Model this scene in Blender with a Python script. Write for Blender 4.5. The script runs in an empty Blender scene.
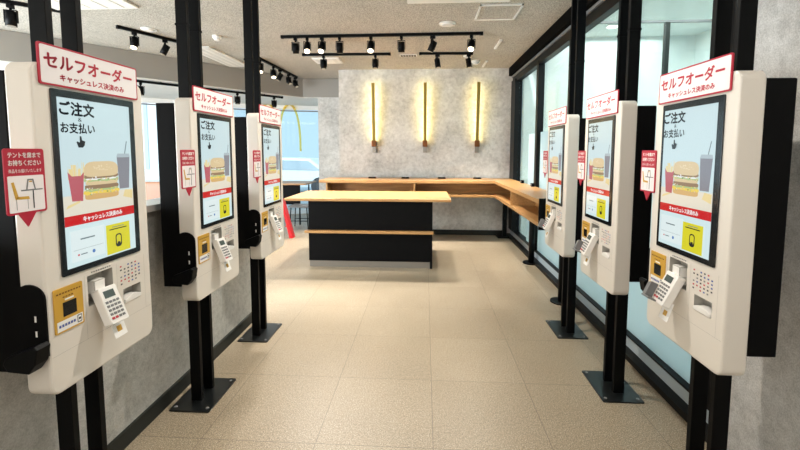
import bpy, bmesh, math, random
from mathutils import Vector, Matrix
random.seed(7)
scene = bpy.context.scene
COL = scene.collection

# ------------------------------------------------------------------ colours and materials
def lin(c):
    return tuple(((v/255)/12.92 if v/255 <= .04045 else ((v/255+.055)/1.055)**2.4) for v in c)

def principled(name, rgb, rough=.5, metal=0., spec=.5):
    m = bpy.data.materials.new(name); m.use_nodes = True
    b = m.node_tree.nodes['Principled BSDF']
    b.inputs['Base Color'].default_value = (*lin(rgb), 1)
    b.inputs['Roughness'].default_value = rough
    b.inputs['Metallic'].default_value = metal
    b.inputs['Specular IOR Level'].default_value = spec
    return m

def N(m, kind, **kw):
    n = m.node_tree.nodes.new(kind)
    for k, v in kw.items():
        if k in n.inputs.keys(): n.inputs[k].default_value = v
        else: setattr(n, k, v)
    return n

def ramp(m, src, stops):
    r = m.node_tree.nodes.new('ShaderNodeValToRGB'); e = r.color_ramp.elements
    while len(e) < len(stops): e.new(.5)
    for i, (p, c) in enumerate(stops):
        e[i].position = p; e[i].color = (*lin(c), 1)
    m.node_tree.links.new(src, r.inputs[0]); return r.outputs[0]

def coords(m): return N(m, 'ShaderNodeNewGeometry').outputs['Position']

def noise(m, vec, scale, detail=4, rough=.6):
    n = N(m, 'ShaderNodeTexNoise'); n.inputs['Scale'].default_value = scale
    n.inputs['Detail'].default_value = detail; n.inputs['Roughness'].default_value = rough
    m.node_tree.links.new(vec, n.inputs['Vector']); return n.outputs['Fac']

def mix(m, fac, a, b, mode='MIX'):
    n = N(m, 'ShaderNodeMix', data_type='RGBA', blend_type=mode)
    L = m.node_tree.links.new
    if isinstance(fac, float): n.inputs[0].default_value = fac
    else: L(fac, n.inputs[0])
    for s, i in ((a, 6), (b, 7)):
        if isinstance(s, tuple): n.inputs[i].default_value = (*lin(s), 1)
        else: L(s, n.inputs[i])
    return n.outputs[2]

def base(m, col): m.node_tree.links.new(col, m.node_tree.nodes['Principled BSDF'].inputs['Base Color'])

def bump(m, h, strength, dist):
    b = N(m, 'ShaderNodeBump'); b.inputs['Strength'].default_value = strength; b.inputs['Distance'].default_value = dist
    m.node_tree.links.new(h, b.inputs['Height'])
    m.node_tree.links.new(b.outputs[0], m.node_tree.nodes['Principled BSDF'].inputs['Normal'])

def emissive(name, rgb, strength):
    m = bpy.data.materials.new(name); m.use_nodes = True
    b = m.node_tree.nodes['Principled BSDF']
    b.inputs['Base Color'].default_value = (0.01, .01, .01, 1)
    b.inputs['Roughness'].default_value = .15
    b.inputs['Emission Color'].default_value = (*lin(rgb), 1)
    b.inputs['Emission Strength'].default_value = strength
    return m

def floor_mat():
    m = principled('speckled_floor_tile', (170, 150, 128), .42, spec=.4)
    P = coords(m); L = m.node_tree.links.new
    # tile number -> tone of each tile
    mp = N(m, 'ShaderNodeMapping'); L(P, mp.inputs['Vector'])
    mp.inputs['Location'].default_value = (-.05/.605, -.09/.605, 0); mp.inputs['Scale'].default_value = (1/.605,)*3
    fl = N(m, 'ShaderNodeVectorMath', operation='FLOOR'); L(mp.outputs[0], fl.inputs[0])
    wn = N(m, 'ShaderNodeTexWhiteNoise', noise_dimensions='2D'); L(fl.outputs[0], wn.inputs['Vector'])
    fr = N(m, 'ShaderNodeVectorMath', operation='FRACTION'); L(mp.outputs[0], fr.inputs[0])
    sx = N(m, 'ShaderNodeSeparateXYZ'); L(fr.outputs[0], sx.inputs[0])
    edges = []
    for ax in ('X', 'Y'):
        a = N(m, 'ShaderNodeMath', operation='SUBTRACT'); L(sx.outputs[ax], a.inputs[0]); a.inputs[1].default_value = .5
        b = N(m, 'ShaderNodeMath', operation='ABSOLUTE'); L(a.outputs[0], b.inputs[0])
        c = N(m, 'ShaderNodeMath', operation='GREATER_THAN'); L(b.outputs[0], c.inputs[0]); c.inputs[1].default_value = .4970
        edges.append(c.outputs[0])
    e = N(m, 'ShaderNodeMath', operation='MAXIMUM'); L(edges[0], e.inputs[0]); L(edges[1], e.inputs[1])
    n1 = noise(m, P, 170, 3, .65); n2 = noise(m, P, 2.2, 4)
    n3 = noise(m, P, 60, 3, .6)
    c = ramp(m, n1, [(.36, (88, 76, 60)), (.46, (138, 123, 101)), (.54, (158, 143, 120)), (.64, (224, 213, 192))])
    c = mix(m, .22, c, ramp(m, n3, [(.38, (104, 92, 74)), (.62, (182, 168, 146))]))
    c = mix(m, .25, c, ramp(m, n2, [(.3, (132, 119, 99)), (.7, (160, 146, 124))]))
    c = mix(m, .10, c, wn.outputs['Color'], 'MULTIPLY') if False else c
    tone = ramp(m, wn.outputs['Value'], [(0, (246, 245, 244)), (1, (255, 255, 255))])
    c = mix(m, 1., c, tone, 'MULTIPLY')
    c = mix(m, e.outputs[0], c, (112, 101, 86))
    base(m, c); bump(m, n1, .03, .001)
    return m

def concrete_mat(name, dark, mid, light, scale=3.2, stain=.5):
    m = principled(name, mid, .75, spec=.25); P = coords(m)
    a = noise(m, P, scale, 8, .68); b = noise(m, P, scale*9, 5, .7); s = noise(m, P, 140, 2)
    c = ramp(m, a, [(.3, dark), (.5, mid), (.7, light)])
    c = mix(m, stain, c, ramp(m, b, [(.35, dark), (.5, mid), (.68, light)]))
    c = mix(m, .25, c, ramp(m, s, [(.38, dark), (.6, light)]))
    base(m, c); bump(m, b, .1, .004)
    return m

def ceiling_mat():
    m = principled('textured_ceiling_paper', (165, 155, 140), .8, spec=.2); P = coords(m)
    a = noise(m, P, 85, 4, .7); b = noise(m, P, 2.0, 3)
    c = ramp(m, a, [(.40, (118, 115, 107)), (.5, (172, 168, 159)), (.60, (214, 210, 202))])
    c = mix(m, .3, c, ramp(m, b, [(.3, (172, 168, 160)), (.7, (196, 192, 184))]))
    base(m, c); bump(m, a, .15, .004)
    return m

def wood_mat(name, dark, mid, light, axis='X', rough=.35):
    m = principled(name, mid, rough); P = coords(m)
    mp = N(m, 'ShaderNodeMapping'); m.node_tree.links.new(P, mp.inputs['Vector'])
    mp.inputs['Scale'].default_value = (1.2, 22, 22) if axis == 'X' else (22, 1.2, 22)
    a = noise(m, mp.outputs[0], 2.2, 6, .65)
    base(m, ramp(m, a, [(.3, dark), (.52, mid), (.72, light)]))
    return m

def glass_mat(name='clear_glass', tint=(240, 247, 247)):
    m = bpy.data.materials.new(name); m.use_nodes = True; t = m.node_tree; t.nodes.clear()
    o = t.nodes.new('ShaderNodeOutputMaterial'); mx = t.nodes.new('ShaderNodeMixShader')
    lw = t.nodes.new('ShaderNodeLayerWeight'); pw = t.nodes.new('ShaderNodeMath'); pw.operation = 'POWER'; pw.inputs[1].default_value = 4
    fr = t.nodes.new('ShaderNodeMath'); fr.operation = 'MULTIPLY_ADD'; fr.inputs[1].default_value = .45; fr.inputs[2].default_value = .025
    t.links.new(lw.outputs['Facing'], pw.inputs[0]); t.links.new(pw.outputs[0], fr.inputs[0])
    tr = t.nodes.new('ShaderNodeBsdfTransparent'); tr.inputs['Color'].default_value = (*lin(tint), 1)
    gl = t.nodes.new('ShaderNodeBsdfGlossy'); gl.inputs['Roughness'].default_value = .02
    t.links.new(fr.outputs[0], mx.inputs[0]); t.links.new(tr.outputs[0], mx.inputs[1]); t.links.new(gl.outputs[0], mx.inputs[2])
    t.links.new(mx.outputs[0], o.inputs[0]); return m

def film_mat(name, rgb, clear=.12):
    m = bpy.data.materials.new(name); m.use_nodes = True; t = m.node_tree; t.nodes.clear()
    o = t.nodes.new('ShaderNodeOutputMaterial'); mx = t.nodes.new('ShaderNodeMixShader'); m2 = t.nodes.new('ShaderNodeMixShader')
    tl = t.nodes.new('ShaderNodeBsdfTranslucent'); tl.inputs['Color'].default_value = (*lin(rgb), 1)
    df = t.nodes.new('ShaderNodeBsdfDiffuse'); df.inputs['Color'].default_value = (*lin(rgb), 1)
    tr = t.nodes.new('ShaderNodeBsdfTransparent'); tr.inputs['Color'].default_value = (*lin(rgb), 1)
    mx.inputs[0].default_value = .3; m2.inputs[0].default_value = clear
    t.links.new(tl.outputs[0], mx.inputs[1]); t.links.new(df.outputs[0], mx.inputs[2])
    t.links.new(mx.outputs[0], m2.inputs[1]); t.links.new(tr.outputs[0], m2.inputs[2])
    t.links.new(m2.outputs[0], o.inputs[0]); return m

M = {}
M['floor'] = floor_mat()
M['ceiling'] = ceiling_mat()
M['concrete'] = concrete_mat('mottled_concrete_paper', (132, 130, 126), (192, 190, 186), (228, 227, 224), 2.0, .4)
M['partition'] = concrete_mat('grey_concrete_panel', (146, 144, 138), (188, 186, 180), (214, 212, 206), 2.4)
M['bulkhead'] = principled('grey_bulkhead_paint', (150, 146, 140), .8, spec=.2)
M['offwhite'] = principled('off_white_paint', (226, 224, 220), .6)
M['mint'] = principled('pale_corridor_paint', (222, 228, 224), .6)
M['black'] = principled('black_powder_coat', (4, 5, 6), .5, spec=.13)
M['plate'] = principled('satin_black_plate', (16, 19, 20), .3, spec=.6)
M['matte_black'] = principled('matte_black', (3, 3, 4), .6, spec=.12)
M['frame_black'] = principled('black_window_frame', (7, 7, 8), .45, spec=.25)
M['dark_base'] = principled('dark_skirting', (34, 37, 34), .5, spec=.3)
M['header'] = principled('dark_brown_header', (9, 8, 7), .9, spec=.05)
M['sill'] = principled('brushed_sill_metal', (196, 208, 214), .4)
M['body'] = principled('cream_kiosk_plastic', (224, 217, 207), .38)
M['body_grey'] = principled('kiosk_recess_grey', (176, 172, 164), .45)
M['white'] = principled('white_plastic', (238, 235, 230), .35)
M['paper'] = principled('white_paper', (240, 238, 234), .6)
M['acrylic'] = principled('white_sign_acrylic', (238, 232, 232), .3)
M['red'] = principled('sign_red', (176, 22, 50), .4)
M['red_plastic'] = principled('red_plastic', (214, 22, 34), .35)
M['yellow'] = principled('gold_yellow_panel', (204, 158, 58), .4)
M['ink'] = principled('dark_ink', (52, 50, 54), .6)
M['ink_red'] = principled('red_ink', (190, 60, 70), .6)
M['ink_blue'] = principled('blue_ink', (70, 90, 160), .6)
M['grey'] = principled('mid_grey_plastic', (120, 120, 120), .45)
M['dark_glass'] = principled('dark_reader_glass', (22, 24, 26), .15)
M['lcd'] = principled('grey_lcd', (72, 82, 78), .25)
M['wood_x'] = wood_mat('light_oak_worktop', (156, 114, 68), (178, 134, 84), (194, 152, 101), 'X')
M['wood_y'] = wood_mat('light_oak_worktop_lengthwise', (156, 114, 68), (178, 134, 84), (194, 152, 101), 'Y')
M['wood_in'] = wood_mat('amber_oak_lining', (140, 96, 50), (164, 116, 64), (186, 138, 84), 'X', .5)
M['steel'] = principled('brushed_steel', (150, 146, 140), .35, .7)
M['brass'] = principled('olive_brass', (150, 128, 62), .4, .5)
M['copper'] = principled('copper_brown', (122, 78, 46), .35, .7)
M['glass'] = glass_mat()
M['film'] = film_mat('frosted_blue_film', (222, 231, 234), .08)
M['lamp_on'] = emissive('lit_lamp_lens', (255, 236, 200), 6)
M['lamp_dim'] = emissive('lamp_lens', (255, 232, 196), .25)
M['led'] = emissive('warm_led_strip', (255, 230, 146), 17)
M['corr_lamp'] = emissive('corridor_lamp_lens', (255, 255, 250), 6)
M['leather'] = principled('brown_leather', (140, 98, 70), .45)
M['pave'] = principled('pale_paving', (205, 212, 216), .8)
M['facade'] = principled('pale_facade', (240, 242, 244), .8)
M['carpaint'] = principled('white_car_paint', (225, 230, 235), .3)
M['cargls'] = principled('car_window', (170, 184, 196), .2)
M['tyre'] = principled('tyre_rubber', (60, 62, 66), .8)
M['arch'] = film_mat('arch_yellow', (252, 240, 180), .75)
def disp(name, rgb, s=.64): M[name] = emissive('display_'+name, rgb, s)
for n, c in dict(d_bg=(206, 228, 232), d_top=(196, 220, 226), d_table=(232, 226, 208), d_red=(206, 26, 32), d_low=(214, 236, 238), d_yel=(222, 214, 40),
                 d_ink=(26, 30, 34), d_white=(246, 248, 246), d_bun=(224, 200, 156), d_bun2=(216, 178, 116), d_patty=(150, 122, 92), d_let=(176, 198, 134),
                 d_cheese=(242, 212, 90), d_fry=(236, 216, 156), d_carton=(190, 96, 106), d_cola=(136, 136, 144), d_cup=(176, 190, 196), d_sesame=(244, 226, 186),
                 d_let2=(120, 156, 84), d_tile=(228, 242, 242), d_grey=(120, 136, 140), d_blue=(90, 130, 190), d_redm=(210, 90, 96)).items(): disp(n, c)

# ------------------------------------------------------------------ mesh builder
class MB:
    def __init__(s): s.bm = bmesh.new(); s.mats = []
    def mi(s, m):
        m = M[m] if isinstance(m, str) else m
        if m not in s.mats: s.mats.append(m)
        return s.mats.index(m)
    def _bevel(s, faces, r, seg=2):
        ed = list({e for f in faces for e in f.edges})
        bmesh.ops.bevel(s.bm, geom=ed, offset=r, segments=seg, affect='EDGES', profile=.5)
    def box(s, x0, x1, y0, y1, z0, z1, m, bev=0):
        i = s.mi(m)
        r = bmesh.ops.create_cube(s.bm, size=1)
        T = Matrix.Translation(((x0+x1)/2, (y0+y1)/2, (z0+z1)/2)) @ Matrix.Diagonal((abs(x1-x0), abs(y1-y0), abs(z1-z0), 1))
        bmesh.ops.transform(s.bm, matrix=T, verts=r['verts'])
        fs = list({f for v in r['verts'] for f in v.link_faces})
        for f in fs: f.material_index = i
        if bev: s._bevel(fs, bev)
        return s
    def prism(s, pts, y0, y1, m, bev=0, plane='xz'):
        # outline in the xz plane pulled from y0 to y1 (or xy plane pulled in z)
        i = s.mi(m)
        mk = (lambda p, t: (p[0], t, p[1])) if plane == 'xz' else (lambda p, t: (p[0], p[1], t)) if plane == 'xy' else (lambda p, t: (t, p[0], p[1]))
        a = [s.bm.verts.new(mk(p, y0)) for p in pts]; b = [s.bm.verts.new(mk(p, y1)) for p in pts]
        fs = [s.bm.faces.new(a), s.bm.faces.new(b)]
        n = len(pts)
        for k in range(n): fs.append(s.bm.faces.new((a[k], a[(k+1) % n], b[(k+1) % n], b[k])))
        for f in fs: f.material_index = i
        bmesh.ops.recalc_face_normals(s.bm, faces=fs)
        if bev:
            bmesh.ops.bevel(s.bm, geom=list(fs[0].edges)+list(fs[1].edges), offset=bev, segments=2, affect='EDGES', profile=.5)
        return s
    def flat(s, pts, y, m):
        # flat picture element facing -y
        i = s.mi(m); vs = [s.bm.verts.new((p[0], y, p[1])) for p in pts]
        f = s.bm.faces.new(vs); f.material_index = i; f.normal_update()
        if f.normal.y > 0: f.normal_flip()
        return s
    def rect(s, x0, x1, z0, z1, y, m): return s.flat([(x0, z0), (x1, z0), (x1, z1), (x0, z1)], y, m)
    def cyl(s, p0, p1, r0, m, r1=None, n=20):
        i = s.mi(m); p0, p1 = Vector(p0), Vector(p1); d = p1-p0
        r = bmesh.ops.create_cone(s.bm, cap_ends=True, segments=n, radius1=r0, radius2=r0 if r1 is None else r1, depth=d.length)
        T = Matrix.Translation((p0+p1)/2) @ d.to_track_quat('Z', 'Y').to_matrix().to_4x4()
        bmesh.ops.transform(s.bm, matrix=T, verts=r['verts'])
        for f in {f for v in r['verts'] for f in v.link_faces}:
            f.material_index = i; f.smooth = len(f.verts) == 4
        return s
    def bar(s, p0, p1, w, h, m):
        # rectangular bar between two points (w sideways, h upward)
        i = s.mi(m); p0, p1 = Vector(p0), Vector(p1); d = (p1-p0); L = d.length
        x = d.normalized(); up = Vector((0, 0, 1)) if abs(x.z) < .95 else Vector((1, 0, 0))
        y = up.cross(x).normalized(); z = x.cross(y)
        T = Matrix.Translation((p0+p1)/2) @ Matrix((x, y, z)).transposed().to_4x4() @ Matrix.Diagonal((L, w, h, 1))
        r = bmesh.ops.create_cube(s.bm, size=1); bmesh.ops.transform(s.bm, matrix=T, verts=r['verts'])
        for f in {f for v in r['verts'] for f in v.link_faces}: f.material_index = i
        return s
    def xf(s, T): bmesh.ops.transform(s.bm, matrix=T, verts=s.bm.verts); return s
    def mesh(s, name):
        me = bpy.data.meshes.new(name); s.bm.to_mesh(me); s.bm.free()
        for m in s.mats: me.materials.append(m)
        return me
    def build(s, name, parent=None, kind=None, label=None):
        o = bpy.data.objects.new(name, s.mesh(name)); COL.objects.link(o)
        if parent: o.parent = parent
        if kind: o['kind'] = kind
        if label: o['label'] = label
        return o

def rrect(x0, x1, z0, z1, r, n=5):
    pts = []
    for cx, cz, a in ((x1-r, z0+r, -90), (x1-r, z1-r, 0), (x0+r, z1-r, 90), (x0+r, z0+r, 180)):
        for k in range(n+1):
            t = math.radians(a+90*k/n); pts.append((cx+r*math.cos(t), cz+r*math.sin(t)))
    return pts

def empty(name, loc, rz=0):
    o = bpy.data.objects.new(name, None); COL.objects.link(o); o.location = loc; o.rotation_euler = (0, 0, rz)
    o.empty_display_size = .1; return o

def tag(o, label, cat, group=None):
    o['label'] = label; o['category'] = cat
    if group: o['group'] = group
    return o

def copy_tree(o, parent=None):
    c = o.copy(); COL.objects.link(c); c.parent = parent
    if 'label' in c and parent is None: del c['label']
    for ch in list(o.children): copy_tree(ch, c)
    return c

_tcache = {}
def text_mesh(body):
    """Outline lettering as flat polygons in a unit frame, (mesh, bounds)."""
    key = body
    if key in _tcache: return _tcache[key]
    cu = bpy.data.curves.new('lettering_outline', 'FONT'); cu.body = body; cu.size = 1; cu.resolution_u = 2
    o = bpy.data.objects.new('lettering_outline', cu); COL.objects.link(o)
    bpy.context.view_layer.update()
    dg = bpy.context.evaluated_depsgraph_get()
    me = bpy.data.meshes.new_from_object(o.evaluated_get(dg))
    bpy.data.objects.remove(o); bpy.data.curves.remove(cu)
    xs = [v.co.x for v in me.vertices]; ys = [v.co.y for v in me.vertices]
    _tcache[key] = (me, (min(xs), max(xs), min(ys), max(ys)))
    return _tcache[key]

def letter(mb, body, x0, x1, z0, z1, y, m, bold=.0):
    """Lettering stretched into the frame x0..x1, z0..z1 facing -y."""
    # heavier strokes: the outline is struck several times, a little apart
    me, (a, b, c, d) = text_mesh(body); i = mb.mi(m); h = bold*(z1-z0)
    for dx, dz in (((-h, 0), (h, 0), (0, h), (0, -h), (0, 0)) if h else ((0, 0),)):
        vs = [mb.bm.verts.new((dx+x0+h+(v.co.x-a)/(b-a)*(x1-x0-2*h), y, dz+z0+h+(v.co.y-c)/(d-c)*(z1-z0-2*h))) for v in me.vertices]
        for p in me.polygons:
            try:
                f = mb.bm.faces.new([vs[k] for k in p.vertices]); f.material_index = i; f.normal_update()
                if f.normal.y > 0: f.normal_flip()
            except ValueError: pass
    return mb

# ------------------------------------------------------------------ room shell
H = 2.95
def structure(mb, name): return mb.build(name, kind='structure')
structure(MB().box(-9, 1.62, -3, 10.2, -.12, 0, 'floor'), 'floor')
structure(MB().box(-9, 1.62, -3, 10.2, H, H+.1, 'ceiling'), 'ceiling')
structure(MB().box(-1.55, 1.62, 7.15, 8.1, 0, H, 'concrete'), 'wall_back')
structure(MB().box(1.5, 1.62, -3, 2.02, 0, H, 'concrete'), 'wall_right')
structure(MB().box(-9, 1.62, -3.1, -3, 0, H, 'offwhite'), 'wall_front')
structure(MB().box(-9.1, -9, -3.1, 3.4, 0, H, 'offwhite'), 'wall_left')
structure(MB().box(-1.53, 1.40, 7.128, 7.15, 0, .09, 'dark_base'), 'baseboard_back')

# low partition behind the left row of kiosks
structure(MB().box(-1.64, -1.52, -1.5, 3.42, 0, 1.17, 'partition'), 'wall_partition')
structure(MB().box(-1.52, -1.505, -1.5, 3.42, 0, .088, 'dark_base'), 'baseboard_left')
structure(MB().box(-1.68, -1.49, -1.5, 3.44, 1.17, 1.205, 'white'), 'trim_1')

# curved bulkhead above the left seating area, with its soffit running out to the glass
BH = [(-7.2, 2.0), (-6.2, 3.2), (-5.07, 4.59), (-4.22, 5.68), (-3.75, 6.27), (-3.14, 7.08), (-2.69, 7.67), (-2.45, 7.95), (-1.55, 8.02)]
GL = [(-9.0, 3.4), (-7.9, 5.2), (-6.6, 6.9), (-5.3, 8.2), (-3.9, 9.1), (-2.16, 9.62)]
ZB = 2.585
structure(MB().prism(BH + [(-1.55, 10.2)] + [(-2.16, 10.2)] + GL[::-1] + [(-9.0, 2.0)], ZB, H-.005, 'bulkhead', plane='xy'), 'wall_bulkhead')
structure(MB().prism([(x-.02, y+.03) for x, y in BH] + [(-1.57, 10.18), (-2.18, 10.18)] + GL[::-1] + [(-9.0, 2.05)], ZB-.01, ZB, 'offwhite', plane='xy'), 'ceiling_soffit')
structure(MB().prism([(-2.16, 8.0), (-1.55, 8.03), (-1.55, 9.8), (-2.16, 9.8)], 0, ZB, 'concrete', plane='xy'), 'wall_alcove')

# left shop front: five panes in thin frames
for i in range(len(GL)-1):
    a, b = Vector((*GL[i], 0)), Vector((*GL[i+1], 0))
    w = MB()
    w.bar(a+Vector((0, 0, .05)), b+Vector((0, 0, .05)), .07, .1, 'sill')
    w.bar(a+Vector((0, 0, 2.53)), b+Vector((0, 0, 2.53)), .07, .1, 'offwhite')
    w.bar(a+Vector((0, 0, 2.45)), b+Vector((0, 0, 2.45)), .05, .025, 'grey')
    w.bar(b+Vector((0, 0, .0)), b+Vector((0, 0, 2.58)), .07, .07, 'offwhite')
    if i == 2:
        c = a.lerp(b, .55); w.bar(c, c+Vector((0, 0, 2.5)), .05, .05, 'grey')
    wo = w.build('window_%d' % (i+1), kind='structure')
    MB().bar(a.lerp(b, .01)+Vector((0, 0, 1.28)), b.lerp(a, .01)+Vector((0, 0, 1.28)), .012, 2.36, 'glass').build('pane', wo)

# right shop front: black posts, header and sill rail, panes, frosted film up to eye level
XG = 1.575
ww = MB()
ww.box(1.45, 1.62, 2.02, 7.15, 2.81, H, 'header')
ww.box(1.50, 1.62, 2.02, 7.15, 2.78, 2.81, 'grey')
ww.box(1.52, 1.60, 2.02, 7.15, 2.68, 2.78, 'frame_black')
ww.box(1.462, 1.62, 2.02, 7.15, 0, .04, 'frame_black')
ww.box(1.53, 1.62, 2.02, 7.15, .04, .122, 'sill')
ww.box(1.52, 1.62, 2.02, 7.15, .122, .135, 'frame_black')
structure(ww, 'trim_2')
YM = [2.05, 3.2, 4.35, 5.58, 6.9]
for k, y in enumerate(YM):
    structure(MB().box(1.515, 1.60, y-(.045 if k else .1), y+(.045 if k else .2), .135, 2.72, 'frame_black') if k < 4 else MB().box(1.50, 1.62, 6.86, 7.15, .135, 2.72, 'frame_black'), 'trim_%d' % (k+3))
for k in range(4):
    y0, y1 = YM[k]+(.045 if k else .2), (YM[k+1]-.045 if k < 3 else 6.86)
    wo = MB().box(XG-.005, XG+.005, y0, y1, .135, 2.68, 'glass').build('window_%d' % (k+6), kind='structure')
    MB().box(XG-.009, XG-.006, y0, (y1 if k < 3 else 6.15), .135, 1.765, 'film').build('frosted_film', wo, label='pale blue frosted film')

# mall corridor seen through the right shop front
structure(MB().box(1.62, 4.4, 0, 8, -.12, 0, 'mint'), 'floor_corridor')
structure(MB().box(1.62, 4.4, 0, 8, 3.35, 3.45, 'mint'), 'ceiling_corridor')
structure(MB().box(4.3, 4.4, 0, 8, 0, 3.35, 'mint'), 'wall_corridor')
structure(MB().box(1.62, 4.3, 6.75, 6.85, 0, 3.35, 'mint'), 'wall_corridor_end')
BX = 3.19
cs = MB().box(1.64, 4.3, 5.58, 5.62, 3.205, 3.235, 'grey').box(BX-.026, BX+.026, 5.57, 5.63, 0, 3.205, 'dark_base')
structure(cs, 'trim_8')

# outside the left shop front
structure(MB().box(-40, 10, 3.0, 60, -.3, -.13, 'pave'), 'ground')

# ------------------------------------------------------------------ self-order kiosk
HW = .245
def kiosk():
    t = empty('self_order_kiosk', (0, 0, 0))
    # body with two pockets cut out
    b = MB().prism(rrect(-HW, HW, .681, 1.782, .035), 0, .087, 'body', bev=.007).build('body', t)
    cut = MB().box(-.085, .032, -.02, .045, .932, 1.045, 'body_grey').box(.082, .180, -.02, .04, .878, .938, 'body_grey').build('pocket_shape')
    md = b.modifiers.new('b', 'BOOLEAN'); md.object = cut; md.operation = 'DIFFERENCE'; md.solver = 'EXACT'
    bpy.context.view_layer.update()
    me = bpy.data.meshes.new_from_object(b.evaluated_get(bpy.context.evaluated_depsgraph_get()))
    b.modifiers.clear(); b.data = me; me.name = 'body'
    bpy.data.objects.remove(cut)
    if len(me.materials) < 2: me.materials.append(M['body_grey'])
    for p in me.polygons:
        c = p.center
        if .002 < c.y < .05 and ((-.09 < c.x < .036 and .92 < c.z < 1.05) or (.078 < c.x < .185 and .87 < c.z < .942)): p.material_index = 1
    # thin seams of the front cover
    sm = MB()
    sm.rect(-.236, .236, .8155, .8165, -.0006, 'body_grey').rect(.052, .053, .8165, 1.052, -.0006, 'body_grey').rect(-.098, -.097, .8165, 1.052, -.0006, 'body_grey')
    sm.rect(.205, .206, .8165, 1.052, -.0006, 'body_grey')
    sm.build('seam', t)
    MB().box(-HW+.002, HW-.002, .0865, .188, .765, 1.752, 'matte_black', .006).build('rear_housing', t)
    for x in (-.0585, .0655):
        p = MB().box(x-.0135, x+.0135, .105, .168, .006, H, 'black', .002).build('post', t)
        MB().box(x-.0155, x+.0155, .102, .171, 2.2, 2.212, 'matte_black').build('post_clip', p)
    bp = MB().prism(rrect(-.17, .17, .005, .248, .012), 0, .008, 'plate', bev=.002, plane='xy').build('base_plate', t)
    for x in (-.14, .14):
        for y in (.03, .22): MB().cyl((x, y, .008), (x, y, .013), .009, 'grey', n=10).build('anchor_bolt', bp)
    # screen
    s = MB().prism(rrect(-.1845, .1845, 1.072, 1.706, .006), -.005, .01, 'dark_glass', bev=.001).build('screen', t)
    d = MB(); y = -.0056; st = [y]
    def nx(): st[0] -= .00022; return st[0]
    X0, X1, Z0, Z1 = -.166, .156, 1.094, 1.680
    d.rect(X0, X1, Z0, Z1, nx(), 'd_bg')
    yy = nx(); d.rect(X0, X1, 1.275, 1.345, yy, 'd_table')
    d.rect(X0, X1, 1.240, 1.275, yy, 'd_red'); d.rect(X0, X1, Z0, 1.240, yy, 'd_low')
    # cup, fries, burger
    yy = nx()
    d.flat([(.085, 1.35), (.135, 1.35), (.146, 1.475), (.078, 1.475)], yy, 'd_cola'); d.flat([(.076, 1.475), (.148, 1.475), (.143, 1.49), (.082, 1.49)], yy, 'd_cup')
    d.flat([(.118, 1.49), (.123, 1.49), (.136, 1.54), (.131, 1.54)], yy, 'd_grey')
    for k in range(11):
        x = -.143+k*.0062; h = 1.447+random.uniform(-.012, .026)
        d.flat([(x, 1.40), (x+.0055, 1.40), (x+.0055+random.uniform(-.006, .006), h), (x+random.uniform(-.006, .006), h)], yy, 'd_fry')
    yy = nx(); d.flat([(-.132, 1.325), (-.088, 1.322), (-.078, 1.425), (-.092, 1.412), (-.128, 1.412), (-.144, 1.428)], yy, 'd_carton')
    d.flat([(-.158, 1.30), (-.10, 1.318), (-.098, 1.326), (-.15, 1.312)], yy, 'd_fry'); d.flat([(.10, 1.318), (.15, 1.305), (.152, 1.34), (.112, 1.345)], yy, 'd_fry')
    yy = nx()
    def blob(x0, x1, z0, z1, m, yv, wob=0., n=22, dome=0):
        pts = []
        for k in range(n):
            a = 2*math.pi*k/n; ca, sa = math.cos(a), math.sin(a)
            p = .42
            x = (x0+x1)/2+(x1-x0)/2*math.copysign(abs(ca)**p, ca); z = (z0+z1)/2+(z1-z0)/2*math.copysign(abs(sa)**(1. if dome and sa > 0 else p), sa)
            pts.append((x+random.uniform(-wob, wob), z+random.uniform(-wob, wob)))
        d.flat(pts, yv, m)
    blob(-.080, .078, 1.322, 1.350, 'd_bun2', nx()); blob(-.084, .082, 1.341, 1.360, 'd_cheese', nx(), .003)
    blob(-.078, .076, 1.352, 1.368, 'd_let', nx(), .003); blob(-.080, .078, 1.360, 1.377, 'd_patty', nx(), .001)
    blob(-.076, .074, 1.375, 1.390, 'd_bun', nx()); blob(-.082, .080, 1.386, 1.402, 'd_let', nx(), .003)
    blob(-.074, .072, 1.394, 1.401, 'd_white', nx(), .001); blob(-.080, .078, 1.399, 1.416, 'd_patty', nx(), .001)
    blob(-.080, .078, 1.405, 1.462, 'd_bun', nx(), 0, 22, 1)
    yy = nx()
    for k in range(26):
        a, r = random.uniform(.3, 2.8), random.uniform(.2, .9); x, z = .062*math.cos(a)*r, 1.425+.03*math.sin(a)*r
        d.rect(x-.0025, x+.0025, z-.0012, z+.0012, yy, 'd_sesame')
    for k in range(70):
        z = random.choice((1.346, 1.360, 1.392, 1.398)) + random.uniform(-.005, .006); x = random.uniform(-.078, .076); r = random.uniform(.002, .006)
        d.flat([(x+r*math.cos(a)*random.uniform(.6, 1.3), z+.6*r*math.sin(a)) for a in (0, 1.2, 2.3, 3.4, 4.6, 5.5)], yy, random.choice(('d_let', 'd_white', 'd_cheese', 'd_bun', 'd_let2')))
    # words on the display
    letter(d, 'ご注文', -.163, -.020, 1.620, 1.670, yy, 'd_ink', .04)
    letter(d, '&', -.092, -.076, 1.603, 1.617, yy, 'd_ink')
    letter(d, 'お支払い', -.162, -.022, 1.560, 1.598, yy, 'd_ink', .03)
    d.flat([(-.096, 1.512), (-.078, 1.512), (-.070, 1.520), (-.067, 1.534), (-.080, 1.538), (-.082, 1.552), (-.089, 1.552), (-.090, 1.530), (-.100, 1.534), (-.103, 1.530)], yy, 'd_ink')
    letter(d, 'キャッシュレス決済のみ', -.095, .088, 1.2475, 1.2685, yy, 'd_white', .035)
    # lower tiles
    d.rect(-.150, -.006, 1.112, 1.222, yy, 'd_tile'); d.rect(.002, .122, 1.100, 1.215, yy, 'd_yel')
    yy = nx()
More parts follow.
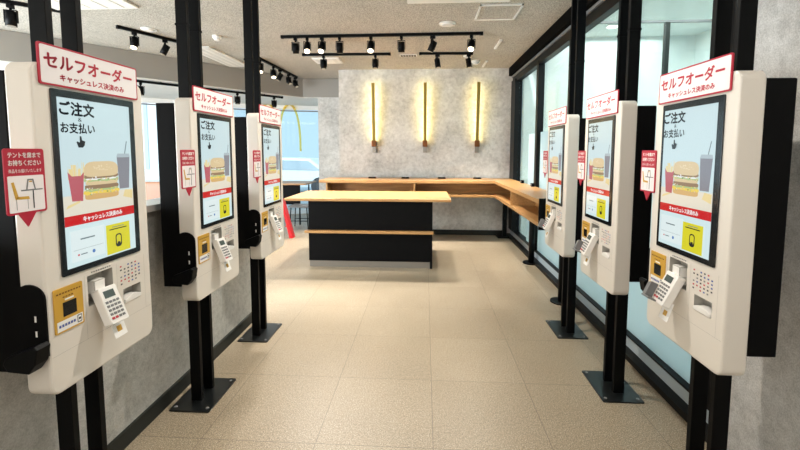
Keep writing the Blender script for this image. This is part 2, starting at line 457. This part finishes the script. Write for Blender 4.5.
    d.rect(-.112, -.05, 1.186, 1.191, yy, 'd_grey'); d.rect(-.142, -.014, 1.152, 1.153, yy, 'd_grey'); d.rect(-.126, -.118, 1.131, 1.137, yy, 'd_redm')
    d.rect(-.113, -.086, 1.132, 1.136, yy, 'd_grey')
    d.flat([(-.058+.007*math.cos(a*.7), 1.134+.007*math.sin(a*.7)) for a in range(9)], yy, 'd_blue')
    d.rect(.018, .106, 1.193, 1.197, yy, 'd_ink'); d.rect(.032, .092, 1.202, 1.205, yy, 'd_grey')
    d.flat(rrect(.046, .078, 1.122, 1.174, .012), yy, 'd_ink'); yy = nx(); d.flat(rrect(.051, .073, 1.132, 1.169, .009), yy, 'd_yel')
    d.rect(.055, .069, 1.130, 1.142, nx(), 'd_ink')
    d.build('display', s, label='lit display showing a hamburger meal')
    # header sign
    sg = MB().prism(rrect(-.2205, .2105, 1.714, 1.846, .008), -.006, -.001, 'red').build('header_sign', t)
    MB().prism(rrect(-.2145, .2045, 1.720, 1.840, .006), -.0068, -.0058, 'acrylic').build('sign_face', sg)
    l = MB(); letter(l, 'セルフオーダー', -.204, .180, 1.769, 1.822, -.0073, 'red', .035); letter(l, 'キャッシュレス決済のみ', -.150, .134, 1.7325, 1.7575, -.0073, 'red', .04)
    l.build('lettering', sg)
    # side sign asking to carry the table tent to the seat
    ts = MB().prism(rrect(-.345, -.222, 1.308, 1.507, .008), -.004, 0, 'red').build('side_sign', t)
    MB().prism(rrect(-.3385, -.2285, 1.3145, 1.425, .004), -.0046, -.0038, 'acrylic').build('sign_face', ts)
    MB().prism([(-.312, 1.309), (-.258, 1.309), (-.285, 1.267)], -.004, 0, 'red').build('pointer', ts)
    l = MB(); letter(l, 'テントを席まで', -.334, -.233, 1.4785, 1.4965, -.0046, 'paper', .035); letter(l, 'お持ちください', -.334, -.233, 1.455, 1.473, -.0046, 'paper', .035)
    letter(l, '商品をお届けいたします', -.334, -.233, 1.434, 1.4455, -.0046, 'paper'); l.build('lettering', ts)
    pc = MB(); y = -.0051
    pc.flat([(-.330, 1.405), (-.322, 1.407), (-.310, 1.358), (-.320, 1.354)], y, 'yellow').flat([(-.320, 1.354), (-.277, 1.352), (-.279, 1.361), (-.313, 1.362)], y, 'yellow')
    pc.rect(-.318, -.3165, 1.322, 1.354, y, 'grey').rect(-.284, -.2825, 1.322, 1.353, y, 'grey')
    pc.flat([(-.302, 1.378), (-.234, 1.378), (-.234, 1.382), (-.302, 1.382)], y, 'grey').rect(-.267, -.263, 1.322, 1.378, y, 'ink')
    pc.flat([(-.287, 1.382), (-.281, 1.414), (-.262, 1.414), (-.256, 1.382), (-.260, 1.382), (-.266, 1.410), (-.277, 1.410), (-.282, 1.382)], y, 'grey')
    pc.rect(-.276, -.267, 1.404, 1.408, y-.0003, 'yellow')
    pc.build('illustration', ts)
    MB().box(-.24, -.225, 0, .012, 1.36, 1.46, 'acrylic').build('bracket', ts)
    # gold card-reader panel
    rp = MB().prism(rrect(-.222, -.111, .886, 1.039, .005), -.004, .002, 'yellow').build('reader_panel', t)
    MB().box(-.191, -.139, -.0055, -.0035, .938, .987, 'dark_glass', .0008).build('reader_window', rp)
    MB().rect(-.216, -.117, .892, .927, -.0045, 'paper').build('paper_strip', rp)
    pl = MB(); y = -.005
    for k in range(6): pl.rect(-.210+k*.011, -.202+k*.011, .905, .914, y, 'ink_blue')
    pl.flat(rrect(-.140, -.121, .896, .924, .003), y, 'grey'); pl.flat(rrect(-.137, -.124, .900, .920, .003), y-.0004, 'paper'); pl.rect(-.135, -.126, .906, .914, y-.0008, 'ink')
    pl.build('strip_print', rp); pl = MB()
    for k in range(9): pl.rect(-.213+k*.0108, -.206+k*.0108, 1.018, 1.023, -.0045, 'copper')
    for k in range(4): pl.rect(-.19+k*.0108, -.183+k*.0108, 1.004, 1.008, -.0045, 'copper')
    pl.rect(-.183, -.148, .993, .999, -.0045, 'paper'); pl.build('panel_print', rp)
    # payment terminal tilted out of its pocket
    ct = MB().prism(rrect(-.041, .041, -.072, .072, .008), -.017, .017, 'white', bev=.003)
    T = Matrix.Translation((-.028, -.034, .916)) @ Matrix.Rotation(math.radians(-24), 4, 'X') @ Matrix.Rotation(math.radians(3), 4, 'Y')
    c = ct.xf(T).build('card_terminal', t)
    MB().box(-.027, .02, -.0195, -.0175, .028, .056, 'lcd', .0005).xf(T).build('terminal_display', c)
    kp = MB()
    for r in range(5):
        for q in range(4):
            x, z = -.028+q*.0165, .012-r*.0155
            kp.box(x-.0055, x+.0055, -.0196, -.0178, z-.0045, z+.0045, ('ink_red' if r == 4 and q < 2 else 'grey'), 0)
    kp.xf(T).build('keypad', c)
    MB().box(-.05, .012, .0, .04, .955, .975, 'body_grey', .003).box(-.06, -.01, -.004, .03, .968, 1.018, 'white', .003).build('terminal_mount', t)
    rc = MB().box(-.03, .03, -.0008, 0, -.04, .04, 'paper')
    rc.rect(-.012, .012, -.02, .002, -.0014, 'yellow').rect(-.022, .0, .012, .016, -.0014, 'ink_blue')
    rc.xf(Matrix.Translation((-.012, -.048, .828)) @ Matrix.Rotation(math.radians(-18), 4, 'X')).build('hanging_tag', c)
    # payment marks and receipt outlet
    mk = MB(); cs_ = ['ink_red', 'ink', 'ink_blue', 'grey']
    for r in range(6):
        for q in range(6):
            if (r in (0, 5) and q in (1, 5)) or (r == 2 and q == 0): continue
            x, z = .074+q*.020, 1.034-r*.0145
            mk.rect(x-.0045, x+.0045, z-.003, z+.003, -.0007, cs_[(r*5+q*3+(r*q) % 3) % 4])
    mk.build('payment_marks', t)
    rl = MB(); pts = [(.086+.09*k/12, .893+.012*math.sin(math.pi*k/12)) for k in range(13)] + [(.176, .879), (.086, .879)]
    rl.prism(pts, -.005, .03, 'white', bev=.002).build('receipt_tray', t)
    rk = MB()
    for k in range(9): rk.rect(-.068+k*.0105, -.061+k*.0105, 1.0515, 1.0565, -.0007, 'grey')
    rk.build('printed_line', t)
    # black holder for the number tents on the left flank
    hp = [(-.002, .83), (.100, .83), (.106, 1.02)] + [(.052+.054*math.cos(math.radians(a)), 1.02+.048*math.sin(math.radians(a))) for a in range(15, 180, 15)] + [(-.002, 1.02)]
    h = MB().prism(hp, -HW-.006, -HW, 'matte_black', plane='yz').build('tent_holder', t)
    MB().prism([(-.004, .825), (-.014, .875), (-.004, .885), (.095, .845), (.105, .825), (.09, .80), (.02, .795)], -HW-.055, -HW-.006, 'black', bev=.004, plane='yz').build('holder_tray', h)
    for z in (.955, .905): MB().box(-HW-.0075, -HW-.006, .030, .036, z-.010, z+.010, 'white', .0006).build('holder_slot', h)
    return t

def place(o, x, y, row):
    o.location = (x, y, 0); o.rotation_euler = (0, 0, math.radians(90 if row == 'L' else -90)); return o
XL, XR = -1.225, 1.072
YK = dict(L=[1.4315, 2.2735, 3.1174], R=[1.685, 2.5078, 3.3245])
first = kiosk()
LBL = dict(L=['white self-order kiosk nearest the camera in the row along the grey partition',
              'white self-order kiosk in the middle of the row along the grey partition',
              'white self-order kiosk farthest along the grey partition, beside the red floor sign'],
           R=['white self-order kiosk nearest the camera in the window-side row, beside the concrete wall',
              'white self-order kiosk in the middle of the window-side row',
              'white self-order kiosk farthest along the window side, next to the wooden wall counter'])
sh = MB().prism([(-.044, -.07), (-.044, .0), (-.066, -.008), (-.066, -.062)], -.05, -.016, 'grey', bev=.002)
sh.prism([(-.010, -.072), (-.060, -.072), (-.060, -.064), (-.010, -.064)], -.055, -.016, 'grey', bev=.002)
shield_me = sh.xf(Matrix.Translation((-.028, -.034, .916)) @ Matrix.Rotation(math.radians(-24), 4, 'X')).mesh('keypad_shield')
for row, x in (('L', XL), ('R', XR)):
    for k in range(3):
        o = first if (row == 'L' and k == 0) else copy_tree(first)
        place(o, x, YK[row][k], row); tag(o, LBL[row][k], 'kiosk', 'self-order kiosks')
        if row == 'R':
            term = [c for c in o.children if c.name.startswith('card_terminal')][0]
            so = bpy.data.objects.new('keypad_shield', shield_me); COL.objects.link(so); so.parent = term; so['label'] = 'grey keypad shield'

# ------------------------------------------------------------------ counters
ic = empty('island_counter', (-.69, 5.47, 0))
tag(ic, 'freestanding black island counter with oak worktop and lower oak ledge', 'counter')
def local(mb, o): return mb.xf(Matrix.Translation(-Vector(o.location)))
local(MB().box(-1.80, .33, 4.96, 5.98, .868, .90, 'wood_x', .004), ic).build('worktop', ic)
local(MB().box(-1.50, .085, 5.01, 5.80, .085, .868, 'matte_black'), ic).build('cabinet', ic)
local(MB().box(.07, .10, 5.00, 5.80, 0, .868, 'matte_black'), ic).build('side_panel', ic)
local(MB().box(-1.495, .075, 5.025, 5.78, 0, .085, 'steel'), ic).build('toe_kick', ic)
local(MB().box(-1.53, .112, 4.92, 5.009, .462, .490, 'wood_x', .003), ic).build('ledge', ic)

wc = empty('wall_counter', (1.3, 6.5, 0))
tag(wc, 'L-shaped oak wall counter with open cubbies running along back wall and window', 'counter')
FY, FX, NE = 6.43, 1.12, 3.93
XE = 1.495
def Lshape(x0): return [(x0, FY), (FX, FY), (FX, NE), (XE, NE), (XE, 7.125), (x0, 7.125)]
local(MB().prism(Lshape(-1.74), .985, 1.03, 'wood_x', bev=.003, plane='xy'), wc).build('worktop', wc)
local(MB().prism(Lshape(-1.63), .760, .800, 'wood_x', bev=.003, plane='xy'), wc).build('bottom_shelf', wc)
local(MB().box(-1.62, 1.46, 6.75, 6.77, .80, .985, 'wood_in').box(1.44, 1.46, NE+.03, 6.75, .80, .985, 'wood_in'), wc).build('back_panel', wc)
for x in (-1.615, -.17): local(MB().box(x-.012, x+.012, FY+.006, 6.75, .80, .985, 'wood_x'), wc).build('divider', wc)
for y in (5.25, ): local(MB().box(FX+.006, 1.44, y-.012, y+.012, .80, .985, 'wood_y'), wc).build('divider', wc)
local(MB().box(FX-.008, XE, NE-.028, NE-.002, .735, 1.045, 'matte_black', .003), wc).build('end_panel', wc)
for x, y, sq in ((1.44, 5.36, 0), (1.40, 6.98, 1), (1.375, 3.96, 0)):
    lg = local(MB().cyl((x, y, .012), (x, y, .76), .038, 'black', n=24) if not sq else MB().box(x-.033, x+.033, y-.033, y+.033, .012, .76, 'black'), wc).build('leg', wc)
    local(MB().cyl((x, y, 0), (x, y, .012), .11, 'black', n=32) if not sq else MB().box(x-.13, x+.10, y-.11, y+.11, 0, .03, 'black', .003), wc).build('foot_plate', lg)

outl = [(-.92, 6.9, 'first'), (-.34, 6.9, 'second'), (.29, 6.9, 'third'), (.90, 6.9, 'fourth')]
for x, y, wd in outl:
    o = empty('power_outlet', (x, y, 1.03))
    tag(o, 'twin black power outlet on the back counter, %s from the left' % wd, 'outlet', 'outlets on the wall counter')
    MB().box(-.07, .07, -.02, .04, 0, .022, 'copper', .002).build('housing', o)
    for s in (-.031, .031): MB().box(s-.029, s+.029, -.026, .042, .002, .026, 'matte_black', .001).build('socket', o)
for y, lb in ((6.02, 'small black outlet on window-side counter, nearer the back wall'), (5.45, 'small black outlet on window-side counter by the second window post')):
    o = empty('power_outlet', (1.455, y, 1.03)); tag(o, lb, 'outlet', 'outlets on the wall counter')
    MB().box(-.02, .02, -.035, .035, 0, .045, 'matte_black', .003).build('housing', o)
    for s in (-.016, .016): MB().box(-.023, -.02, s-.01, s+.01, .012, .032, 'grey').build('socket', o)

# ------------------------------------------------------------------ wall sconces
for x, wd in ((-.908, 'left'), (-.003, 'middle'), (.910, 'right')):
    o = empty('wall_sconce', (x, 7.15, 1.5))
    tag(o, '%s of the three tall glowing bar lights on the back wall' % wd, 'wall light', 'bar lights on the back wall')
    T = Matrix.Translation((0, -.085, .15)) @ Matrix.Rotation(math.radians(6), 4, 'X')
    MB().box(-.028, .028, -.012, .02, .02, 1.04, 'brass', .003).xf(T).build('bar', o)
    MB().box(-.02, .02, .0202, .026, .04, 1.03, 'led').xf(T).build('light_strip', o)
    MB().box(-.042, .042, -.115, -.03, .085, .195, 'copper', .006).build('holder', o)
    MB().box(-.036, .036, -.06, 0, -.02, .085, 'steel', .003).build('wall_mount', o)

# ------------------------------------------------------------------ ceiling track lights
def rail(a, b, z, label, top=H):
    a, b = Vector((*a, 0)), Vector((*b, 0)); o = empty('track_rail', (*((a+b)/2).xy, z))
    d = (b-a)/2
    MB().bar(-d, d, .036, .034, 'black').build('channel', o)
    for s in (-1, 1): MB().bar(d*s*(1-.02/d.length), d*s*(1+.012/d.length), .042, .04, 'matte_black').build('end_cap', o)
    if top-z > .03:
        for s in (-.7, .7): MB().cyl(d*s+Vector((0, 0, .015)), d*s+Vector((0, 0, top-z)), .012, 'black', n=10).build('hanger', o)
    return tag(o, label, 'track', 'ceiling light tracks')

lens_me = {}
def spot(x, y, z, tilt, az, lit, label, group, power=0, sc=1., cone=62, colour=(1, .93, .83)):
    """spotlight hanging from a rail whose underside is at height z; tilt from straight down, az its compass direction"""
    o = empty('track_spotlight', (x, y, z)); o.rotation_euler = (0, 0, az); o.scale = (sc,)*3
    MB().box(-.018, .018, -.03, .03, -.035, 0, 'black', .003).cyl((0, 0, -.035), (0, 0, -.055), .010, 'black', n=10).build('adapter', o)
    R = Matrix.Translation((0, 0, -.115)) @ Matrix.Rotation(tilt, 4, 'X')
    br = MB().box(-.048, -.043, -.012, .012, -.045, .064, 'black').box(-.048, .043, -.012, .012, .060, .065, 'black').box(.043, .048, -.012, .012, -.045, .064, 'black')
    br.xf(Matrix.Translation((0, 0, -.115))).build('bracket', o)
    hd = MB().cyl((0, 0, .05), (0, 0, -.075), .04, 'black', n=22).xf(R).build('lamp_head', o)
    MB().cyl((0, 0, -.0755), (0, 0, -.079), .034, 'lamp_on' if lit else 'lamp_dim', n=22).xf(R).build('lens', hd)
    tag(o, label, 'spotlight', group)
    if power:
        l = bpy.data.lights.new('spot_beam', 'SPOT'); l.energy = power; l.color = colour; l.spot_size = math.radians(cone); l.spot_blend = .55; l.shadow_soft_size = .035
        lo = bpy.data.objects.new('spot_beam', l); COL.objects.link(lo); lo.parent = o
        lo.matrix_local = R @ Matrix.Translation((0, 0, -.09))
    return o

ORD = ['first', 'second', 'third', 'fourth', 'fifth', 'sixth', 'seventh', 'eighth']
D = math.radians
ZT = 2.933; ZR = 2.916
rail((-1.804, 5.03), (.683, 5.01), ZT, 'long black light track across the ceiling, in front of the two shorter tracks')
mains = [(296, -14, 0, 0), (308, 36, 1, 12), (323, 34, 1, -6), (341, -16, 0, 8), (372.5, 32, 1, 0), (403, -14, 0, 0), (434, 26, 0, -110), (472, 36, 1, -15)]
PW = 115
for k, (px, tl, lit, az) in enumerate(mains):
    x = -1.804+(px-282)/200*2.487
    spot(x, 5.02, ZR, -D(tl), D(az), lit, 'black spotlight, %s from the left on the long front ceiling track' % ORD[k], 'spotlights on the front track', PW if lit else PW*.7, cone=50)
rail((-1.82, 5.95), (-.525, 5.97), ZT, 'short black light track behind the long track, towards the left windows')
rail((-.083, 5.97), (.679, 6.0), ZT, 'short black light track behind the long track, towards the right window wall')
for k, (px, tl, az, wd) in enumerate(((323.5, 6, 0, 'left spotlight on the short left-hand track'), (375.3, 8, 0, 'right spotlight on the short left-hand track'),
                                      (436.6, 10, 60, 'left spotlight on the short right-hand track'), (467, 10, 90, 'right spotlight on the short right-hand track'))):
    x = (px-425)/397*5.93
    spot(x, 5.97, ZR, -D(tl), D(az), 0, 'black %s behind the long front track' % wd, 'spotlights on the short tracks', PW*1.5, cone=84)
rail((-2.57, 6.13), (-2.5, 7.72), ZT, 'black light track running towards the grey bulkhead, near the blue window')
for k, (t, tl, az, lit) in enumerate(((.03, 20, 20, 1), (.33, 25, 30, 1), (.5, 28, -60, 0), (.75, 30, 60, 0), (.96, 30, 60, 0))):
    spot(-2.57+.07*t, 6.13+1.59*t, ZR, -D(tl), D(az), lit, 'black spotlight, %s from the camera on the track near the bulkhead' % ORD[k], 'spotlights on the bulkhead-side track', PW*.6)
rail((-3.557, 4.53), (-3.18, 5.32), ZT, 'black light track ending beside the round white ceiling detector')
for k, (t, tl, az, lit) in enumerate(((.2, 22, 10, 1), (.62, 25, -60, 0), (.9, 20, 60, 0))):
    spot(-3.557+.377*t, 4.53+.79*t, ZR, -D(tl), D(az), lit, 'black spotlight, %s from the near end of the track behind the nearest left posts' % ORD[k], 'spotlights on the left track', PW*.6)
rail((-4.6, 3.2), (-3.7, 4.05), ZT, 'black light track at the top left corner of the view')
spot(-4.02, 3.75, ZR, -D(4), D(20), 0, 'black spotlight at the far top left corner, left of the posts', 'spotlights on the left track', PW*.6, sc=1.1)
rail((-4.36, 5.79), (-2.80, 7.74), 2.55, 'black light track under the grey bulkhead in front of the bright windows', ZB)
for k, t in enumerate((.04, .31, .64, .93)):
    spot(-4.36+1.56*t, 5.79+1.95*t, 2.533, -D(6), D(40), 0, 'black spotlight, %s from the left on the track under the bulkhead' % ORD[k], 'spotlights under the bulkhead', PW*.3)

# ------------------------------------------------------------------ ceiling fittings
def detector(x, y, r, label, cat, name, dz=.03, core=True):
    o = empty(name, (x, y, H)); tag(o, label, cat)
    MB().cyl((0, 0, 0), (0, 0, -dz*.5), r, 'white', n=32).build('base', o)
    if core: MB().cyl((0, 0, -dz*.5), (0, 0, -dz), r*.75, 'offwhite', r*.55, n=32).build('cap', o)
detector(-2.63, 5.0, .055, 'round white smoke detector on the ceiling between the left posts', 'detector', 'smoke_detector', .06)
detector(-3.30, 4.69, .085, 'flat white ceiling disc above the left track', 'speaker', 'ceiling_speaker', .02)
detector(.245, 4.665, .095, 'round white ceiling disc above the long front track', 'speaker', 'ceiling_speaker', .02)
detector(.80, 6.55, .07, 'small round white ceiling detector above the right back-wall light', 'detector', 'smoke_detector', .06)
detector(.62, 6.2, .05, 'tiny white ceiling disc beside the short right-hand track', 'detector', 'smoke_detector', .03)

def cassette(x0, x1, y0, y1, label, slots=3, along='y'):
    o = empty('ceiling_air_conditioner', ((x0+x1)/2, (y0+y1)/2, H)); tag(o, label, 'air conditioner')
    w, d = (x1-x0)/2, (y1-y0)/2
    MB().box(-w, w, -d, d, -.022, 0, 'white', .006).build('panel', o)
    for k in range(slots):
        if along == 'y':
            x = -w*.6+1.2*w*k/max(1, slots-1); MB().box(x-w*.12, x+w*.12, -d*.9, d*.9, -.027, -.02, 'offwhite', .002).build('louvre', o)
        else:
            yy = -d*.6+1.2*d*k/max(1, slots-1); MB().box(-w*.9, w*.9, yy-d*.12, yy+d*.12, -.027, -.02, 'offwhite', .002).build('louvre', o)
cassette(-3.33, -2.98, 5.45, 6.72, 'long cream air conditioner panel in the ceiling between left posts')
cassette(-3.75, -2.88, 3.1, 3.97, 'square white air conditioner panel cut by the top edge above the nearest left kiosk', 4)
cassette(-.18, .80, 3.1, 3.985, 'square white air conditioner panel cut by the top edge, above the middle of the room', 4, 'x')
cassette(-1.77, -1.34, 6.2, 6.56, 'small white air conditioner panel behind the left end of the tracks', 2)
o = empty('ceiling_vent', (-.26, 6.12, H)); tag(o, 'small dark slotted vent in the ceiling between the short tracks', 'vent')
MB().box(-.13, .13, -.05, .05, -.012, 0, 'offwhite').build('frame', o)
for k in range(6): MB().box(-.115+k*.04, -.085+k*.04, -.04, .04, -.014, -.01, 'matte_black').build('slot', o)
o = empty('ceiling_hatch', (.75, 4.32, H)); tag(o, 'square access hatch with pale rim in the ceiling by the window header', 'hatch')
MB().box(-.2, .2, -.21, .21, -.006, 0, 'ceiling').build('door', o)
fr = MB()
for a in ((-.215, -.195, -.225, .225), (.195, .215, -.225, .225), (-.215, .215, -.225, -.205), (-.215, .215, .205, .225)): fr.box(*a, -.012, 0, 'white')
fr.build('rim', o)
for y, lb in ((5.55, 'short white strip fitting on the ceiling, nearer of two by the window header'), (6.75, 'short white strip fitting on the ceiling, nearer the back wall')):
    o = empty('ceiling_strip_fitting', (.972, y, H)); tag(o, lb, 'fitting', 'white strip fittings by the window header')
    MB().box(-.016, .016, -.2, .2, -.02, 0, 'white', .003).build('casing', o)
    for s in (-.2, .2): MB().box(-.018, .018, s-.012, s+.012, -.022, 0, 'offwhite').build('end_cap', o)

# ------------------------------------------------------------------ seating corner at the back left
tb = empty('high_table', (-2.95, 8.2, 0)); tag(tb, 'oak topped table with black front panel behind the farthest left kiosk', 'table')
MB().box(-.75, .55, -.35, .45, .82, .85, 'wood_x', .003).build('tabletop', tb)
MB().box(-.7, .42, -.30, -.28, .42, .82, 'matte_black').build('front_panel', tb)
for x in (-.68, .40):
    for y in (-.27, .38): MB().cyl((x, y, 0), (x, y, .82), .016, 'black', n=12).build('leg', tb)
stl = empty('stool', (-2.42, 7.6, 0)); tag(stl, 'low stool with thin dark metal legs in front of the table', 'stool')
MB().box(-.2, .2, -.18, .18, .42, .455, 'grey', .01).build('seat', stl)
for x in (-.17, .17):
    for y in (-.15, .15): MB().cyl((x*1.08, y*1.08, 0), (x*.9, y*.9, .42), .010, 'black', n=10).build('leg', stl)
for y in (-.15, .15): MB().cyl((-.17, y, .16), (.17, y, .16), .007, 'black', n=8).build('crossbar', stl)

fs = empty('floor_sign', (-2.50, 6.72, 0)); tag(fs, 'red folding floor sign standing beside the farthest left kiosk', 'floor sign')
for s in (-1, 1):
    p = MB().prism([(s*.02, .66), (s*.055, .66), (s*.225, 0), (s*.165, 0)], -.07, .07, 'red_plastic', bev=.004).build('sign_board', fs)
    MB().box(min(s*.10, s*.15), max(s*.10, s*.15), -.075, -.068, .20, .215, 'red_plastic').build('brace', p)
MB().box(-.05, .05, -.05, .05, .645, .68, 'red_plastic', .006).build('carry_handle', fs)

ch = empty('lounge_chair', (-3.58, 5.0, 0)); tag(ch, 'brown leather chair with rounded back seen between the nearest left kiosks', 'chair')
MB().prism(rrect(-.3, .3, .52, 1.10, .16), -.05, .06, 'leather', bev=.03).build('backrest', ch)
MB().box(-.28, .28, .06, .55, .58, .70, 'leather', .03).build('seat', ch)
for x in (-.24, .24):
    for y in (.02, .5): MB().cyl((x, y, 0), (x*.92, y, .58), .018, 'black', n=10).build('leg', ch)

# yellow twin-arch sign on the blue window
ar = MB()
def arch(cx, w, h, r):
    prev = None
    for k in range(17):
        a = math.pi*k/16; p = Vector((cx-w*math.cos(a), 0, h*math.sin(a)**.75))
        if prev is not None: ar.bar(prev, p, .02, r, 'arch')
        prev = p
arch(-.23, .24, 1.1, .05); arch(.25, .24, 1.1, .05)
arc = ar.build('arch_sign'); dv = Vector((GL[5][0]-GL[4][0], GL[5][1]-GL[4][1])); ang = math.atan2(dv.y, dv.x)
arc.rotation_euler = (0, 0, ang); arc.location = (-3.42, 9.18, 1.50)
tag(arc, 'yellow twin-arch emblem on the bright blue window at the back left', 'emblem')

# things across the street
car = empty('parked_car', (-5.2, 15.5, -.13)); tag(car, 'pale car parked outside behind the arch emblem', 'car')
prof = [(-2.0, .35), (2.0, .35), (2.05, .7), (1.5, .88), (.9, 1.35), (-.9, 1.4), (-1.6, .95), (-2.05, .85)]
MB().prism(prof, -.8, .8, 'carpaint', bev=.06).build('body', car)
MB().prism([(1.3, .9), (.82, 1.27), (-.85, 1.31), (-1.4, .95)], -.81, .81, 'cargls').build('side_window', car)
for x in (-1.25, 1.25):
    for y in (-.72, .72): MB().cyl((x, y-.1, .33), (x, y+.1, .33), .33, 'tyre', n=20).build('wheel', car)
bd = empty('building', (-16, 24, -.13)); tag(bd, 'pale building across the street behind the left windows', 'building')
MB().box(-9, 5, -2, 2, 0, 7.0, 'facade').build('wall', bd)
for k in range(7): MB().box(-8+k*2, -7.8+k*2, -2.06, -2.0, .6, 6.4, 'pave').build('window', bd)

# corridor ceiling lamps behind the right shop front
for x, y, lb in ((2.6, 4.7, 'small round lamp in the corridor ceiling behind the glass, nearer one'), (2.75, 6.2, 'small round lamp in the corridor ceiling behind the glass, by the end wall'),
                 (2.9, 2.6, 'small round lamp in the corridor ceiling behind the glass, beside the nearest window post')):
    o = empty('downlight', (x, y, 3.35)); tag(o, lb, 'downlight', 'corridor downlights')
    MB().cyl((0, 0, 0), (0, 0, -.012), .09, 'white', n=24).build('rim', o); MB().cyl((0, 0, -.012), (0, 0, -.016), .07, 'corr_lamp', n=24).build('lens', o)

# ------------------------------------------------------------------ light
def area(name, loc, size, power, colour, rot=(0, 0, 0)):
    l = bpy.data.lights.new(name, 'AREA'); l.shape = 'RECTANGLE'; l.size, l.size_y = size; l.energy = power; l.color = colour
    o = bpy.data.objects.new(name, l); COL.objects.link(o); o.location = loc; o.rotation_euler = rot; return o
area('shop_front_light', (-3.2, -2.85, 1.6), (5.0, 2.3), 60, (1, .95, .88), (math.radians(90), 0, 0))  # unseen fill light added behind the camera to brighten kiosk sides and back wall
area('ceiling_lamp', (-.1, -1.4, 2.93), (2.4, 1.6), 24, (1, .94, .86))  # overhead fill added out of view behind the camera for general brightness
area('window_daylight', (-6.6, 1.6, 1.3), (3.5, 2.0), 400, (.86, .95, 1), (math.radians(116), 0, math.radians(-50)))  # unseen area light added inside the room, stands in for bounced window daylight
def downlight(x, y, power):
    l = bpy.data.lights.new('downlight_beam', 'SPOT'); l.energy = power; l.color = (1, .93, .84); l.spot_size = math.radians(150); l.spot_blend = .6; l.shadow_soft_size = .05
    o = bpy.data.objects.new('downlight_beam', l); COL.objects.link(o); o.location = (x, y, 2.92)
downlight(-.1, 2.75, 110); downlight(-.1, .9, 26)

area('corridor_lamp', (2.95, 4.2, 3.3), (1.6, 5.0), 82, (.96, 1, .985))
area('ceiling_lamp', (-5.2, 3.0, 2.55), (2.0, 2.0), 60, (.9, .96, 1))  # cool fill added out of view to brighten the seating corner
sun = bpy.data.lights.new('sun', 'SUN'); sun.energy = 2.6; sun.angle = .02; so_ = bpy.data.objects.new('sun', sun); COL.objects.link(so_)
so_.rotation_euler = (math.radians(48), 0, math.radians(-12))

w = bpy.data.worlds.new('World'); scene.world = w; w.use_nodes = True
bg = w.node_tree.nodes['Background']; bg.inputs['Color'].default_value = (.60, .82, 1, 1); bg.inputs['Strength'].default_value = .85

# ------------------------------------------------------------------ camera
f, cx, cy, pitch, yaw, roll = 397.3721, 402.2994, 183.0168, .0792, -.0569, -.0015
def mat(a, i, j):
    m = Matrix.Identity(3); c, s = math.cos(a), math.sin(a); m[i][i] = c; m[i][j] = -s; m[j][i] = s; m[j][j] = c; return m
A = mat(yaw, 0, 1); B = mat(pitch, 1, 2); C = mat(roll, 0, 2)
W = C @ B @ A                       # world -> (right, forward, up)
right, fwd, up = Vector(W[0]), Vector(W[1]), Vector(W[2])
cam = bpy.data.cameras.new('camera'); co = bpy.data.objects.new('camera', cam); COL.objects.link(co)
R = Matrix((right, up, -fwd)).transposed().to_4x4()
co.matrix_world = Matrix.Translation((0, 0, 1.5)) @ R
cam.sensor_fit = 'HORIZONTAL'; cam.sensor_width = 36; cam.lens = f*36/800
cam.shift_x = (400-cx)/800; cam.shift_y = (cy-225)/800
cam.clip_start = .02
scene.camera = co

scene.view_settings.view_transform = 'Standard'; scene.view_settings.look = 'None'
scene.view_settings.exposure = 0.55; scene.view_settings.gamma = 1
scene.cycles.use_denoising = True
scene.cycles.max_bounces = 8; scene.cycles.transparent_max_bounces = 12
scene.cycles.sample_clamp_indirect = 6
